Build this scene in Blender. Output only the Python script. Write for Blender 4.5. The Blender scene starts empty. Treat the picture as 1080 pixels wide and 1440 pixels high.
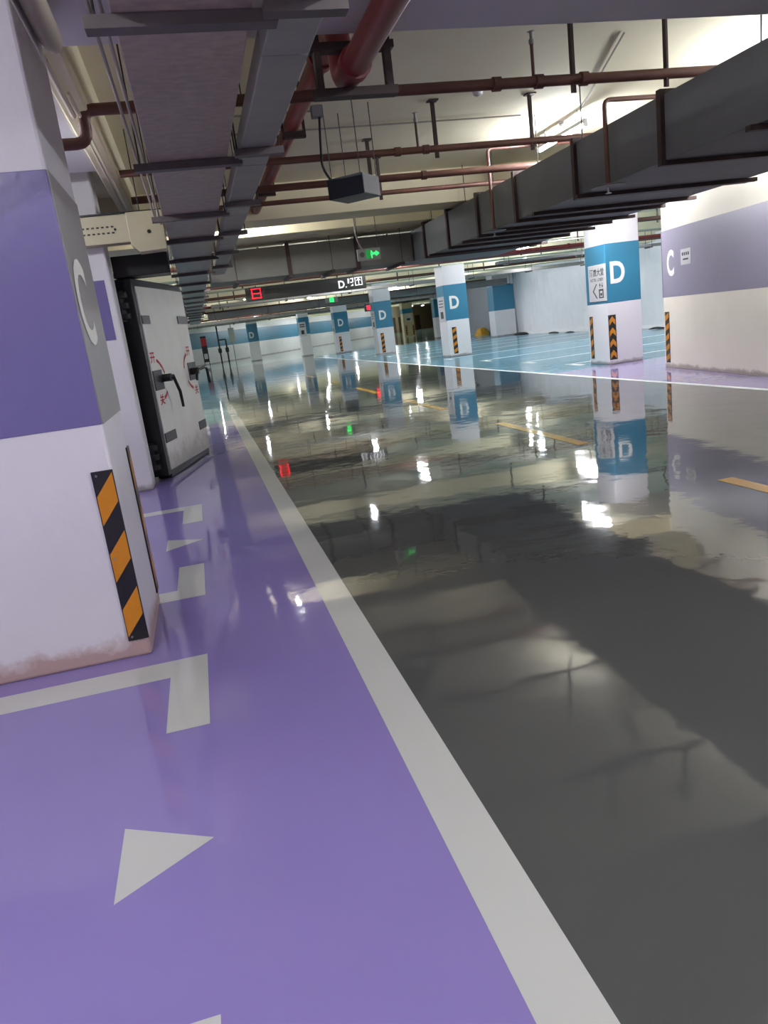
import bpy, math, random
from mathutils import Vector, Matrix
random.seed(7)
scene = bpy.context.scene
COL = scene.collection

# ------------------------------------------------------------------ camera, world, exposure
R = ((0.96257205, -0.17707065, 0.20518536),
     (-0.24057768, -0.20959419, 0.94773026),
     (-0.12480956, -0.96162168, -0.24434876))
cam_data = bpy.data.cameras.new('camera')
cam = bpy.data.objects.new('camera', cam_data); COL.objects.link(cam)
right = Vector((R[0][0], R[1][0], R[2][0]))
upv = -Vector((R[0][1], R[1][1], R[2][1]))
back = -Vector((R[0][2], R[1][2], R[2][2]))
cam.matrix_world = Matrix(((right.x, upv.x, back.x, 0), (right.y, upv.y, back.y, 0), (right.z, upv.z, back.z, 1.4), (0, 0, 0, 1)))
cam_data.sensor_fit = 'VERTICAL'; cam_data.sensor_height = 36.0; cam_data.lens = 26.0
cam_data.clip_start = 0.05; cam_data.clip_end = 400
scene.camera = cam
world = bpy.data.worlds.new('world'); scene.world = world; world.use_nodes = True
world.node_tree.nodes['Background'].inputs[0].default_value = (0.9, 0.95, 1, 1)
world.node_tree.nodes['Background'].inputs[1].default_value = 0.03
scene.view_settings.view_transform = 'Standard'; scene.view_settings.look = 'None'
scene.view_settings.gamma = 1.0; scene.view_settings.use_curve_mapping = False
scene.view_settings.exposure = 0.35
scene.cycles.use_denoising = True
scene.cycles.max_bounces = 10; scene.cycles.diffuse_bounces = 5; scene.cycles.glossy_bounces = 5
scene.cycles.sample_clamp_indirect = 6.0
LAMP = 6.5          # strength of every tube lamp in the building

# ------------------------------------------------------------------ materials
def lin(c):
    return tuple(((v/255)/12.92 if v/255 <= 0.04045 else ((v/255+0.055)/1.055)**2.4) for v in c)
MATS = {}
def mat(name, rgb, rough=0.5, metal=0.0, var=0.0, vscale=3.0, bump=0.0, bscale=20.0, emit=0.0, rvar=0.0, coat=0.0, stain=None, spec=0.5, stretch=None):
    if name in MATS: return MATS[name]
    m = bpy.data.materials.new(name); m.use_nodes = True; MATS[name] = m
    nt = m.node_tree; N = nt.nodes; L = nt.links; b = N['Principled BSDF']
    c = lin(rgb); b.inputs['Base Color'].default_value = (*c, 1)
    b.inputs['Roughness'].default_value = rough; b.inputs['Metallic'].default_value = metal
    b.inputs['Specular IOR Level'].default_value = spec
    if coat: b.inputs['Coat Weight'].default_value = coat
    geo = N.new('ShaderNodeNewGeometry'); src = geo.outputs['Position']
    if stretch:
        mp = N.new('ShaderNodeMapping'); mp.inputs['Scale'].default_value = stretch; L.new(src, mp.inputs[0]); src = mp.outputs[0]
    col_out = None
    if var:
        n = N.new('ShaderNodeTexNoise'); n.inputs['Scale'].default_value = vscale; n.inputs['Detail'].default_value = 5
        L.new(src, n.inputs['Vector'])
        r = N.new('ShaderNodeValToRGB'); e = r.color_ramp.elements
        e[0].position = 0.3; e[1].position = 0.7
        e[0].color = (*[v*(1-var) for v in c], 1); e[1].color = (*[min(1, v*(1+var)) for v in c], 1)
        L.new(n.outputs['Fac'], r.inputs[0]); col_out = r.outputs[0]
        if rvar:
            mr = N.new('ShaderNodeMapRange'); mr.inputs['To Min'].default_value = max(0.01, rough-rvar); mr.inputs['To Max'].default_value = rough+rvar
            L.new(n.outputs['Fac'], mr.inputs[0]); L.new(mr.outputs[0], b.inputs['Roughness'])
    if stain:                                  # dirt creeping up from the floor: (rgb, height)
        sep = N.new('ShaderNodeSeparateXYZ'); L.new(geo.outputs['Position'], sep.inputs[0])
        n2 = N.new('ShaderNodeTexNoise'); n2.inputs['Scale'].default_value = 5.0; n2.inputs['Detail'].default_value = 8; n2.inputs['Roughness'].default_value = 0.7
        L.new(geo.outputs['Position'], n2.inputs['Vector'])
        ma = N.new('ShaderNodeMath'); ma.operation = 'MULTIPLY_ADD'; ma.inputs[1].default_value = stain[1]*2.6; ma.inputs[2].default_value = -stain[1]*0.75
        L.new(n2.outputs['Fac'], ma.inputs[0])
        mr = N.new('ShaderNodeMapRange'); mr.inputs['From Max'].default_value = 0.0; mr.inputs['From Min'].default_value = stain[1]*0.7
        mr.inputs['To Min'].default_value = 0.0; mr.inputs['To Max'].default_value = stain[2]
        sb = N.new('ShaderNodeMath'); sb.operation = 'SUBTRACT'; L.new(sep.outputs[2], sb.inputs[0]); L.new(ma.outputs[0], sb.inputs[1])
        L.new(sb.outputs[0], mr.inputs[0])
        mx = N.new('ShaderNodeMix'); mx.data_type = 'RGBA'
        L.new(mr.outputs[0], mx.inputs[0])
        if col_out: L.new(col_out, mx.inputs[6])
        else: mx.inputs[6].default_value = (*c, 1)
        mx.inputs[7].default_value = (*lin(stain[0]), 1); col_out = mx.outputs[2]
    if col_out: L.new(col_out, b.inputs['Base Color'])
    if bump:
        n = N.new('ShaderNodeTexNoise'); n.inputs['Scale'].default_value = bscale; n.inputs['Detail'].default_value = 3
        L.new(src, n.inputs['Vector'])
        bp = N.new('ShaderNodeBump'); bp.inputs['Strength'].default_value = 1.0; bp.inputs['Distance'].default_value = bump
        L.new(n.outputs['Fac'], bp.inputs['Height']); L.new(bp.outputs[0], b.inputs['Normal'])
    if emit:
        b.inputs['Emission Color'].default_value = (*c, 1); b.inputs['Emission Strength'].default_value = emit
    return m

def floor_mat(name, rgb, var=0.05, rough=0.045, spec=0.5):
    """glossy self-levelling epoxy: mirror-like, very slightly wavy"""
    m = mat(name, rgb, rough=rough, var=var, vscale=0.8, rvar=rough*0.4, spec=spec)
    nt = m.node_tree; N = nt.nodes; L = nt.links; b = N['Principled BSDF']
    geo = N.new('ShaderNodeNewGeometry')
    n1 = N.new('ShaderNodeTexNoise'); n1.inputs['Scale'].default_value = 1.5; n1.inputs['Detail'].default_value = 2
    n2 = N.new('ShaderNodeTexNoise'); n2.inputs['Scale'].default_value = 9.0; n2.inputs['Detail'].default_value = 2
    L.new(geo.outputs['Position'], n1.inputs['Vector']); L.new(geo.outputs['Position'], n2.inputs['Vector'])
    b1 = N.new('ShaderNodeBump'); b1.inputs['Strength'].default_value = 1; b1.inputs['Distance'].default_value = 0.0035
    b2 = N.new('ShaderNodeBump'); b2.inputs['Strength'].default_value = 1; b2.inputs['Distance'].default_value = 0.0005
    L.new(n1.outputs['Fac'], b1.inputs['Height']); L.new(n2.outputs['Fac'], b2.inputs['Height'])
    L.new(b1.outputs[0], b2.inputs['Normal']); L.new(b2.outputs[0], b.inputs['Normal'])
    return m

FGREY = floor_mat('epoxy_grey', (77, 78, 78)); FPURP = floor_mat('epoxy_purple', (134, 120, 180))
FBLUE = floor_mat('epoxy_blue', (92, 150, 172)); FWHITE = floor_mat('epoxy_white', (192, 192, 190), 0.03)
FYELL = floor_mat('epoxy_yellow', (226, 172, 44)); FLILAC = floor_mat('epoxy_lilac', (160, 146, 192))
FBAY = floor_mat('epoxy_blue_worn', (96, 152, 176), 0.05, 0.16, 0.12); FBAYW = mat('bay_line_paint', (235, 238, 238), 0.7, spec=0.1)
FPALE = floor_mat('epoxy_pale_green', (160, 190, 185))
WHITE = mat('white_emulsion', (222, 219, 222), 0.45, var=0.03, vscale=1.5, bump=0.002, bscale=14, stain=((120, 105, 100), 0.07, 0.7))
WHITE_ST = mat('white_emulsion_stained', (218, 213, 222), 0.42, var=0.03, vscale=1.5, bump=0.003, bscale=12, stain=((160, 118, 106), 0.10, 0.75))
CREAMW = mat('cream_emulsion', (228, 220, 205), 0.5, var=0.04, vscale=1.2, bump=0.002, bscale=10, stain=((130, 115, 105), 0.07, 0.7))
SLAB = mat('cream_slab', (230, 223, 196), 0.8, var=0.05, vscale=1.0, bump=0.003, bscale=6)
BEAMC = mat('cream_beam', (226, 217, 186), 0.75, var=0.04, vscale=1.3, bump=0.003, bscale=6)
BEAMG = mat('grey_beam', (214, 210, 214), 0.75, var=0.04, vscale=1.3, bump=0.002, bscale=6)
PURPLE = mat('purple_band_paint', (108, 99, 152), 0.32, var=0.03, vscale=2, bump=0.0015, bscale=18)
GREYP = mat('grey_violet_band_paint', (140, 134, 152), 0.35, var=0.03, vscale=2, bump=0.0015, bscale=18)
GREYSIDE = mat('grey_side_band', (148, 144, 148), 0.35, var=0.03, vscale=2)
BLUE = mat('blue_band_paint', (46, 118, 150), 0.35, var=0.04, vscale=2, bump=0.001, bscale=18)
LETTER = mat('letter_paint', (232, 230, 225), 0.5)
BLACK = mat('black_plastic', (26, 25, 30), 0.35)
YEL = mat('reflective_amber', (196, 124, 22), 0.35, var=0.05, vscale=30)
SCREW = mat('zinc_screw', (150, 150, 152), 0.35, 0.9)
GALV = mat('galvanised_sheet', (170, 154, 144), 0.45, 0.15, var=0.16, vscale=14, stretch=(1.0, 1.5, 1.0))
GALVD = mat('grey_duct_board', (106, 107, 108), 0.6, 0.0, var=0.07, vscale=2.5, bump=0.004, bscale=4)
GALVX = mat('grey_cross_duct_board', (120, 120, 116), 0.55, 0.1, var=0.1, vscale=3, bump=0.004, bscale=5)
TRAY = mat('grey_tray_metal', (152, 150, 146), 0.4, 0.15, var=0.1, vscale=5)
STEELD = mat('dark_channel_steel', (98, 90, 90), 0.5, 0.1, var=0.12, vscale=9)
RUST = mat('brown_angle_iron', (62, 46, 44), 0.55, 0.2, var=0.2, vscale=12)
ROD = mat('threaded_rod', (70, 68, 66), 0.5, 0.6)
REDP = mat('red_pipe_paint', (118, 34, 38), 0.38, var=0.08, vscale=6)
BROWNP = mat('brown_red_pipe_paint', (98, 62, 52), 0.45, var=0.2, vscale=4)
CREAMP = mat('cream_pipe', (205, 196, 178), 0.5)
CONDUIT = mat('white_conduit', (158, 150, 142), 0.5)
CREAMM = mat('cream_sheet_metal', (190, 182, 152), 0.45, 0.1, var=0.05, vscale=4)
DOORW = mat('off_white_door_paint', (226, 224, 218), 0.5, var=0.05, vscale=2.5, stain=((140, 132, 125), 0.3, 0.5))
DOORD = mat('dark_door_steel', (58, 57, 60), 0.45, 0.3, var=0.1, vscale=6)
GASKET = mat('black_steel', (28, 28, 32), 0.4, 0.3)
REDM = mat('red_marking', (170, 28, 46), 0.6)
SIGNW = mat('pale_sign_board', (196, 194, 196), 0.4)
SIGNK = mat('dark_print', (52, 54, 60), 0.5)
LEDBLACK = mat('black_sign_housing', (30, 30, 32), 0.4)
REDLED = mat('red_led', (255, 20, 40), 0.5, emit=2.5)
GREENLED = mat('green_led', (30, 240, 90), 0.5, emit=2.0)
GREENDIM = mat('green_sign_field', (10, 120, 50), 0.5, emit=0.8)
WHITELED = mat('white_sign_print', (240, 240, 240), 0.5, emit=0.6)
GREYBOX = mat('grey_sign_housing', (150, 150, 146), 0.45)
NAVY = mat('dark_blue_sheet_metal', (24, 34, 52), 0.4, 0.2, var=0.1, vscale=8)
PALEM = mat('pale_sheet_metal', (128, 128, 130), 0.7, spec=0.2)
TARP = mat('white_sheeting', (228, 226, 230), 0.6, var=0.04, vscale=0.9, bump=0.02, bscale=1.6)
GREYW = mat('grey_panel_wall', (140, 142, 148), 0.6, var=0.06, vscale=1.0)
BEIGE = mat('beige_wall', (200, 182, 150), 0.6, var=0.05, vscale=0.7)
BROWN = mat('brown_door_paint', (110, 88, 66), 0.6, var=0.1, vscale=2)
DEBRIS = mat('black_debris', (30, 30, 32), 0.7)
YBAG = mat('yellow_bag', (190, 140, 30), 0.6, var=0.2, vscale=6)
TUBE = mat('lamp_tube', (246, 249, 255), 0.5, emit=60*LAMP)
LAMPW = mat('lamp_housing', (225, 225, 225), 0.4)

# ------------------------------------------------------------------ mesh helpers
class MB:
    def __init__(s): s.v = []; s.f = []
    def quad(s, *p):
        i = len(s.v); s.v += [tuple(q) for q in p]; s.f.append(tuple(range(i, i+len(p)))); return s
    def box(s, x0, x1, y0, y1, z0, z1):
        i = len(s.v)
        s.v += [(x0,y0,z0),(x1,y0,z0),(x1,y1,z0),(x0,y1,z0),(x0,y0,z1),(x1,y0,z1),(x1,y1,z1),(x0,y1,z1)]
        s.f += [(i,i+3,i+2,i+1),(i+4,i+5,i+6,i+7),(i,i+1,i+5,i+4),(i+1,i+2,i+6,i+5),(i+2,i+3,i+7,i+6),(i+3,i,i+4,i+7)]
        return s
    def obox(s, c, U, V, W, hu, hv, hw):
        c, U, V, W = Vector(c), Vector(U).normalized(), Vector(V).normalized(), Vector(W).normalized()
        i = len(s.v)
        for w in (-1, 1):
            for a, b in ((-1,-1),(1,-1),(1,1),(-1,1)):
                s.v.append(tuple(c+U*hu*a+V*hv*b+W*hw*w))
        s.f += [(i,i+3,i+2,i+1),(i+4,i+5,i+6,i+7),(i,i+1,i+5,i+4),(i+1,i+2,i+6,i+5),(i+2,i+3,i+7,i+6),(i+3,i,i+4,i+7)]
        return s
    def prism(s, pts, O, U, V, depth):
        """polygon pts (u, v) on the plane O,U,V, thickened by depth along U x V"""
        O, U, V = Vector(O), Vector(U), Vector(V); W = U.cross(V).normalized()*depth
        i = len(s.v); n = len(pts)
        s.v += [tuple(O+U*u+V*v) for u, v in pts] + [tuple(O+U*u+V*v+W) for u, v in pts]
        s.f.append(tuple(reversed(range(i, i+n)))); s.f.append(tuple(range(i+n, i+2*n)))
        for k in range(n):
            a, b = i+k, i+(k+1) % n; s.f.append((a, b, b+n, a+n))
        return s
    def tube(s, path, r, n=10, caps=True):
        P = [Vector(p) for p in path]; rr = r if isinstance(r, (list, tuple)) else [r]*len(P)
        t0 = (P[1]-P[0]).normalized()
        ref = Vector((0,0,1)) if abs(t0.z) < 0.9 else Vector((1,0,0))
        u = t0.cross(ref).normalized(); rings = []
        tp = t0
        for k, p in enumerate(P):
            if k == 0: t = t0
            elif k == len(P)-1: t = (P[k]-P[k-1]).normalized()
            else: t = ((P[k]-P[k-1]).normalized()+(P[k+1]-P[k]).normalized()).normalized()
            q = tp.rotation_difference(t); u = q @ u; tp = t
            w = t.cross(u); i = len(s.v); rings.append(i)
            for a in range(n):
                an = 2*math.pi*a/n; s.v.append(tuple(p+(u*math.cos(an)+w*math.sin(an))*rr[k]))
        for a, b in zip(rings, rings[1:]):
            for k in range(n):
                s.f.append((a+k, a+(k+1) % n, b+(k+1) % n, b+k))
        if caps:
            s.f.append(tuple(rings[0]+k for k in reversed(range(n)))); s.f.append(tuple(rings[-1]+k for k in range(n)))
        return s
    def build(s, name, m, parent=None, smooth=False, bevel=0.0):
        me = bpy.data.meshes.new(name)
        if parent is not None: o0 = wloc(parent)
        else:
            xs, ys, zs = zip(*s.v); o0 = Vector(((min(xs)+max(xs))/2, (min(ys)+max(ys))/2, min(zs)))
        me.from_pydata([tuple(Vector(v)-o0) for v in s.v], [], s.f); me.update()
        if smooth:
            for p in me.polygons: p.use_smooth = True
            me.set_sharp_from_angle(angle=0.6)
        me.materials.append(m)
        o = bpy.data.objects.new(name, me); COL.objects.link(o)
        if parent is not None: o.parent = parent
        else: o.location = o0
        if bevel:
            md = o.modifiers.new('bevel', 'BEVEL'); md.width = bevel; md.segments = 2; md.limit_method = 'ANGLE'
        return o

def wloc(o):
    v = Vector((0,0,0))
    while o is not None: v = v+o.location; o = o.parent
    return v
def tag(o, label, cat, group=None):
    o['label'] = label; o['category'] = cat
    if group: o['group'] = group
    return o
def thing(name, label, cat, loc, group=None):
    o = bpy.data.objects.new(name, None); COL.objects.link(o); o.location = loc; o.empty_display_size = 0.1
    return tag(o, label, cat, group)
def structure(o, label=None):
    o['kind'] = 'structure'
    if label: o['label'] = label
    return o
def bend(path, r=0.12, k=4):
    """round the corners of a polyline"""
    P = [Vector(p) for p in path]; out = [P[0]]
    for a, b, c in zip(P, P[1:], P[2:]):
        d1 = (a-b); d2 = (c-b); rr = min(r, d1.length*0.45, d2.length*0.45)
        p1 = b+d1.normalized()*rr; p2 = b+d2.normalized()*rr
        for i in range(k+1):
            t = i/k; out.append(p1*(1-t)**2+b*2*t*(1-t)+p2*t*t)
    out.append(P[-1]); return out

_tcache = {}
def text_polys(s, offset=0.0):
    key = (s, offset)
    if key not in _tcache:
        cu = bpy.data.curves.new('t', 'FONT'); cu.body = s; cu.size = 1; cu.offset = offset; cu.resolution_u = 4
        ob = bpy.data.objects.new('t', cu); COL.objects.link(ob)
        dg = bpy.context.evaluated_depsgraph_get(); dg.update()
        me = bpy.data.meshes.new_from_object(ob.evaluated_get(dg))
        vs = [(v.co.x, v.co.y) for v in me.vertices]; fs = [tuple(p.vertices) for p in me.polygons]
        bpy.data.objects.remove(ob); bpy.data.curves.remove(cu); bpy.data.meshes.remove(me)
        _tcache[key] = (vs, fs)
    return _tcache[key]
def text_on(mb, s, O, U, V, w, h, offset=0.0, lift=0.003):
    """flat lettering fitted to a w x h box whose lower left corner is O, on the plane U (right) V (up)"""
    vs, fs = text_polys(s, offset)
    if not vs: return mb
    x0 = min(v[0] for v in vs); x1 = max(v[0] for v in vs); y0 = min(v[1] for v in vs); y1 = max(v[1] for v in vs)
    O, U, V = Vector(O), Vector(U).normalized(), Vector(V).normalized(); W = U.cross(V)
    i = len(mb.v)
    for x, y in vs:
        mb.v.append(tuple(O+U*((x-x0)/(x1-x0)*w)+V*((y-y0)/(y1-y0)*h)+W*lift))
    mb.f += [tuple(i+k for k in f) for f in fs]
    return mb

UX, UY, UZ = Vector((1,0,0)), Vector((0,1,0)), Vector((0,0,1))
SLABZ = 3.5; BEAMZ = 3.03

# ------------------------------------------------------------------ floor and its painted markings
floor = structure(MB().quad((-4,-9,0),(45,-9,0),(45,128,0),(-4,128,0)).build('floor', FGREY))
def paint(name, m, pts, z=0.0015, label=None):
    o = MB().quad(*[(x, y, z) for x, y in pts]).build(name, m, floor)
    if label: o['label'] = label
    return o
def rect(name, m, x0, x1, y0, y1, z=0.0015, label=None):
    return paint(name, m, [(x0,y0),(x1,y0),(x1,y1),(x0,y1)], z, label)
rect('parking_zone', FPURP, -3.9, 0.42, -9, 14.2, label='glossy purple floor along the left columns')
rect('parking_zone', FBLUE, -3.9, 0.42, 14.2, 46, label='glossy blue floor beyond the blast door')
rect('parking_zone', FLILAC, 6.9, 8.4, -9, 14.1, label='pale lilac floor by the grey-banded wall')
rect('parking_zone', FLILAC, 8.4, 16.5, 12.1, 14.1, label='pale lilac floor behind the wall')
rect('parking_zone', FBAY, 6.9, 17.3, 14.1, 46, label='glossy blue parking floor on the right')
rect('parking_zone', FPALE, -3.9, 44, 46.1, 127, label='pale floor at the far end')
rect('floor_joint', BLACK, -3.9, 17.3, 46.0, 46.1, label='dark joint line across the floor')
rect('lane_line', FWHITE, 0.42, 0.575, -9, 46, 0.002, 'white line between purple and grey floor')
rect('lane_line', FBAYW, 6.78, 6.9, -9, 46, 0.002, 'white line along the right parking floor')
for y0 in (-2.0, 2.38, 6.65, 11.05, 15.5, 20.1, 24.6, 29.0, 33.5, 38.0, 42.5):
    rect('lane_dash', FYELL, 3.49, 3.62, y0, y0+2.2, 0.002)
# narrow bays on the purple floor: end brackets and entry triangles
def left_bracket(y_line0, y_line1, y_tick):
    lo, hi = min(y_line0, y_line1), max(y_line0, y_line1)
    ta, tb = (y_tick, lo) if y_tick < lo else (hi, y_tick)
    MBo = MB()
    MBo.quad((-2.6,lo,0.002),(-0.205,lo,0.002),(-0.205,hi,0.002),(-2.6,hi,0.002))
    MBo.quad((-0.37,ta,0.002),(-0.205,ta,0.002),(-0.205,tb,0.002),(-0.37,tb,0.002))
    o = MBo.build('bay_bracket', FWHITE, floor); return o
left_bracket(3.2, 3.385, 2.695)
left_bracket(4.27, 4.45, 4.95)
left_bracket(6.79, 6.95, 6.24)
left_bracket(0.70, 0.88, 1.38)
for yc in (1.985, 5.6):
    paint('bay_triangle', FWHITE, [(-0.474,yc-0.165),(-0.205,yc+0.01),(-0.474,yc+0.165)], 0.002)
# wide bays on the blue floor
for y in (15.55, 18.0, 20.9, 24.2, 26.9, 29.6, 32.3, 35.0, 37.7, 40.4, 43.1):
    rect('bay_line', FBAYW, 8.0, 16.4 if y < 37 else 15.2, y-0.06, y+0.06, 0.002)
    rect('bay_tick', FBAYW, 7.98, 8.12, y-0.65, y+0.1, 0.002)

# ------------------------------------------------------------------ slab, beams, walls
ceiling = structure(MB().box(-4, 45, -9, 128, SLABZ, SLABZ+0.3).build('ceiling', SLAB))
def beam(n, x0, x1, y0, y1, z0, m):
    return structure(MB().box(x0, x1, y0, y1, z0, SLABZ+0.01).build('trim_%d' % n, m, bevel=0.012))
beam(1, -3.9, 17.0, 3.1, 4.66, BEAMZ, BEAMG)
beam(2, -3.9, 17.0, 11.2, 11.9, BEAMZ, BEAMC)
beam(3, -3.9, 17.0, 12.85, 14.3, BEAMZ, BEAMC)
beam(4, -0.58, -0.42, 4.66, 11.2, BEAMZ, BEAMC)
for k, y in enumerate((19.6, 24.9, 30.2, 35.3, 40.6, 46.0, 51.5, 57.0, 63.0, 70.0, 78.0)):
    beam(5+k, -3.9, 17.2 if y < 47 else 44, y, y+0.8, 3.05, BEAMC)
beam(17, -2.7, -0.58, 4.66, 7.6, 3.05, BEAMG)
beam(16, -3.9, 17.0, -6.5, -5.3, BEAMZ, BEAMG)

structure(MB().box(-2.9, -2.7, -9, 60, 0, SLABZ).build('wall_left', WHITE))
structure(MB().box(-3, 9, -9.2, -9, 0, SLABZ).build('wall_back', WHITE))
# partition on the right whose long face carries the grey-violet band and the letter C
pc = [(8.21, 12.15), (7.70, 8.85), (7.70, -9), (16.6, -9), (16.6, 12.15)]
WCo = Vector((8.21, 12.15, 0)); WCd = Vector((7.70-8.21, 8.85-12.15, 0)).normalized(); WCn = Vector((-WCd.y*-1, WCd.x*-1, 0))
WCn = Vector((WCd.y, -WCd.x, 0))
if WCn.x > 0: WCn = -WCn
wc = structure(MB().prism([(x, y) for x, y in pc][::-1], (0,0,0), UX, UY, SLABZ).build('wall_partition', CREAMW, bevel=0.01))
def on_wc(u, z, lift): return WCo+WCd*u+UZ*z+WCn*lift
L1 = 3.339
mb = MB()
mb.obox(on_wc(L1/2, 1.79, 0.0), WCd, UZ, WCn, L1/2, 0.56, 0.004)
mb.box(7.696, 7.72, -9, 8.85, 1.23, 2.35)
mb.box(8.2, 16.6, 12.14, 12.154, 1.23, 2.35)
o = mb.build('painted_band', GREYP, wc); o['label'] = 'grey-violet painted band'
mb = MB(); text_on(mb, 'C', on_wc(0.19, 1.575, 0.004), WCd, UZ, 0.26, 0.44, 0.035); mb.build('letter', LETTER, wc)['label'] = 'white painted letter C'
pn = MB().obox(on_wc(0.87, 1.855, 0.006), WCd, UZ, WCn, 0.17, 0.125, 0.004).build('notice_plate', SIGNW, wc); pn['label'] = 'small pale notice plate'
mb = MB()
for k in range(4): mb.obox(on_wc(0.77+0.065*k, 1.9, 0.011), WCd, UZ, WCn, 0.02, 0.025, 0.001)
mb.obox(on_wc(0.87, 1.815, 0.011), WCd, UZ, WCn, 0.09, 0.013, 0.001)
mb.build('notice_print', SIGNK, pn)

def hazard_board(parent, O, U, w, h, stripes=3, chevron=False, N=None):
    """black corner guard with amber stripes; O is the lower left corner, U points right"""
    O, U = Vector(O), Vector(U).normalized(); W = U.cross(UZ)
    mb = MB(); mb.obox(O+U*w/2+UZ*h/2+W*0.004, U, UZ, W, w/2, h/2, 0.004)
    g = mb.build('corner_guard', BLACK, parent, bevel=0.001); g['label'] = 'black guard strip with amber stripes'
    p = h/stripes
    for k in range(stripes):
        z0 = p*k+p*0.08
        if chevron: pts = [(w*0.1, z0), (w*0.5, z0+p*0.35), (w*0.9, z0), (w*0.9, z0+p*0.45), (w*0.5, z0+p*0.8), (w*0.1, z0+p*0.45)]
        else: pts = [(w*0.05, z0), (w*0.95, z0+p*0.38), (w*0.95, z0+p*0.88), (w*0.05, z0+p*0.5)]
        MB().prism(pts, O+W*0.0082, U, UZ, 0.0012).build('stripe', YEL, g)
    for z in (0.02, h/2, h-0.02):
        MB().tube([tuple(O+U*0.02+UZ*z+W*0.008), tuple(O+U*0.02+UZ*z+W*0.012)], 0.006, 8).build('screw', SCREW, g)
    return g
hazard_board(wc, on_wc(0.06, 0.09, 0.0), WCd, 0.15, 0.89, 5)

# tarpaulin-covered wall beyond the blue floor: a wavy sheet with thickness
mb = MB(); n = 70; zz = [0, 0.12, 0.8, 1.6, 2.3, 2.9, 3.42]
grid = []
for i in range(n+1):
    y = 12.2+25.3*i/n; row = []
    for j, z in enumerate(zz):
        dx = 0.05*math.sin(y*2.1+z*0.7)+0.035*math.sin(y*4.7+1.3*z+1)+0.02*random.uniform(-1, 1)
        if j == 0: dx = -0.1-0.1*random.random()
        zt = z-(0.05*math.sin(y*1.3)+0.04*random.random() if j == 6 else 0)
        row.append((16.62+dx, y, zt))
    grid.append(row)
for i in range(n):
    for j in range(6):
        mb.quad(grid[i][j], grid[i+1][j], grid[i+1][j+1], grid[i][j+1])
mb.box(16.85, 17.05, 12.2, 37.5, 0, SLABZ)
structure(mb.build('wall_right', TARP, smooth=False))
structure(MB().box(17.4, 17.6, 37.5, 50.5, 0, SLABZ).build('wall_right_grey', GREYW))
# oblique far wall with a blue band, then beige
FA = Vector((-3, 57.86, 0)); FD = Vector((22.25, 33.65, 0)).normalized(); FN = Vector((FD.y, -FD.x, 0))
if FN.y > 0: FN = -FN
def on_far(u, z, lift=0): return FA+FD*u+UZ*z+FN*lift
wf = structure(MB().obox(on_far(24, 1.75, -0.15), FD, UZ, FN, 24, 1.75, 0.15).build('wall_far', WHITE))
MB().obox(on_far(24, 1.95, 0), FD, UZ, FN, 24, 0.62, 0.01).build('painted_band', BLUE, wf)['label'] = 'blue painted band'
wfb = structure(MB().obox(on_far(65, 1.75, -0.15), FD, UZ, FN, 17, 1.75, 0.15).build('wall_far_beige', BEIGE))
for k, u in enumerate((50.5, 54.5, 58.5, 62.5, 66.5)):
    d = structure(MB().obox(on_far(u, 1.05, 0.0), FD, UZ, FN, 1.3, 1.05, 0.05).build('door_%d' % (k+1), BROWN, bevel=0.02))
    for s_ in (-1, 1): MB().obox(on_far(u+s_*0.64, 1.05, 0.06), FD, UZ, FN, 0.58, 0.95, 0.015).build('door_panel', BROWN, d)
    MB().obox(on_far(u+0.1, 1.05, 0.09), FD, UZ, FN, 0.03, 0.12, 0.02).build('handle', SCREW, d)
structure(MB().box(41, 41.2, 50, 128, 0, SLABZ).build('wall_right_far', BEIGE))
structure(MB().box(17.6, 41, 50.6, 50.8, 0, SLABZ).build('wall_side', GREYW))

# ------------------------------------------------------------------ columns
def column(label, x0, x1, y0, y1, bandm, z0=1.23, z1=2.4, letter=None, body=None, sign=False, guards=(), lw=0.34, lx=None, group=None, top=None):
    body = body or WHITE
    t = thing('concrete_column', label, 'column', ((x0+x1)/2, (y0+y1)/2, 0), group)
    MB().box(x0, x1, y0, y1, 0, SLABZ+0.01).build('shaft', body, t, bevel=0.018)
    e = 0.004
    MB().box(x0-e, x1+e, y0-e, y1+e, z0, z1).build('painted_band', bandm, t, bevel=0.018)
    if letter:
        lx = lx if lx is not None else x0+0.12
        MB_ = MB(); text_on(MB_, letter, (lx, y0-e, 1.61), UX, UZ, lw, 0.43, 0.03, 0.003)
        MB_.build('letter', LETTER, t)['label'] = 'white painted letter ' + letter
    for g in guards:
        if g == 'front': hazard_board(t, (x0+0.01, y0, 0.1), UX, 0.17, 0.9, 4, True)
        if g == 'mid': hazard_board(t, (x0+0.16, y0, 0.1), UX, 0.16, 0.9, 4)
        if g == 'side': hazard_board(t, (x0, y0+0.72, 0.12), (0,-1,0), 0.12, 0.88, 4)
        if g == 'frontright': hazard_board(t, (x1-0.2, y0, 0.1), UX, 0.16, 0.9, 4)
    return t
# near left column
tA = thing('concrete_column', 'near white column with purple band and amber striped corner guard', 'column', (-0.9, 3.93, 0))
MB().box(-1.45, -0.465, 3.53, 4.33, 0, SLABZ+0.01).build('shaft', WHITE_ST, tA, bevel=0.015)
MB().box(-1.454, -0.467, 3.526, 4.33, 1.126, 2.19).build('painted_band', PURPLE, tA, bevel=0.003)
MB().box(-0.47, -0.461, 3.536, 4.334, 1.126, 2.19).build('painted_band', GREYSIDE, tA)['label'] = 'grey band on the side facing the lane'  # band coloured grey on the lane side, purple elsewhere
mb = MB(); text_on(mb, 'C', (-0.461, 3.57, 1.475), UY, UZ, 0.40, 0.39, 0.02, 0.003)
mb.build('letter', LETTER, tA)['label'] = 'pale painted letter C'
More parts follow.
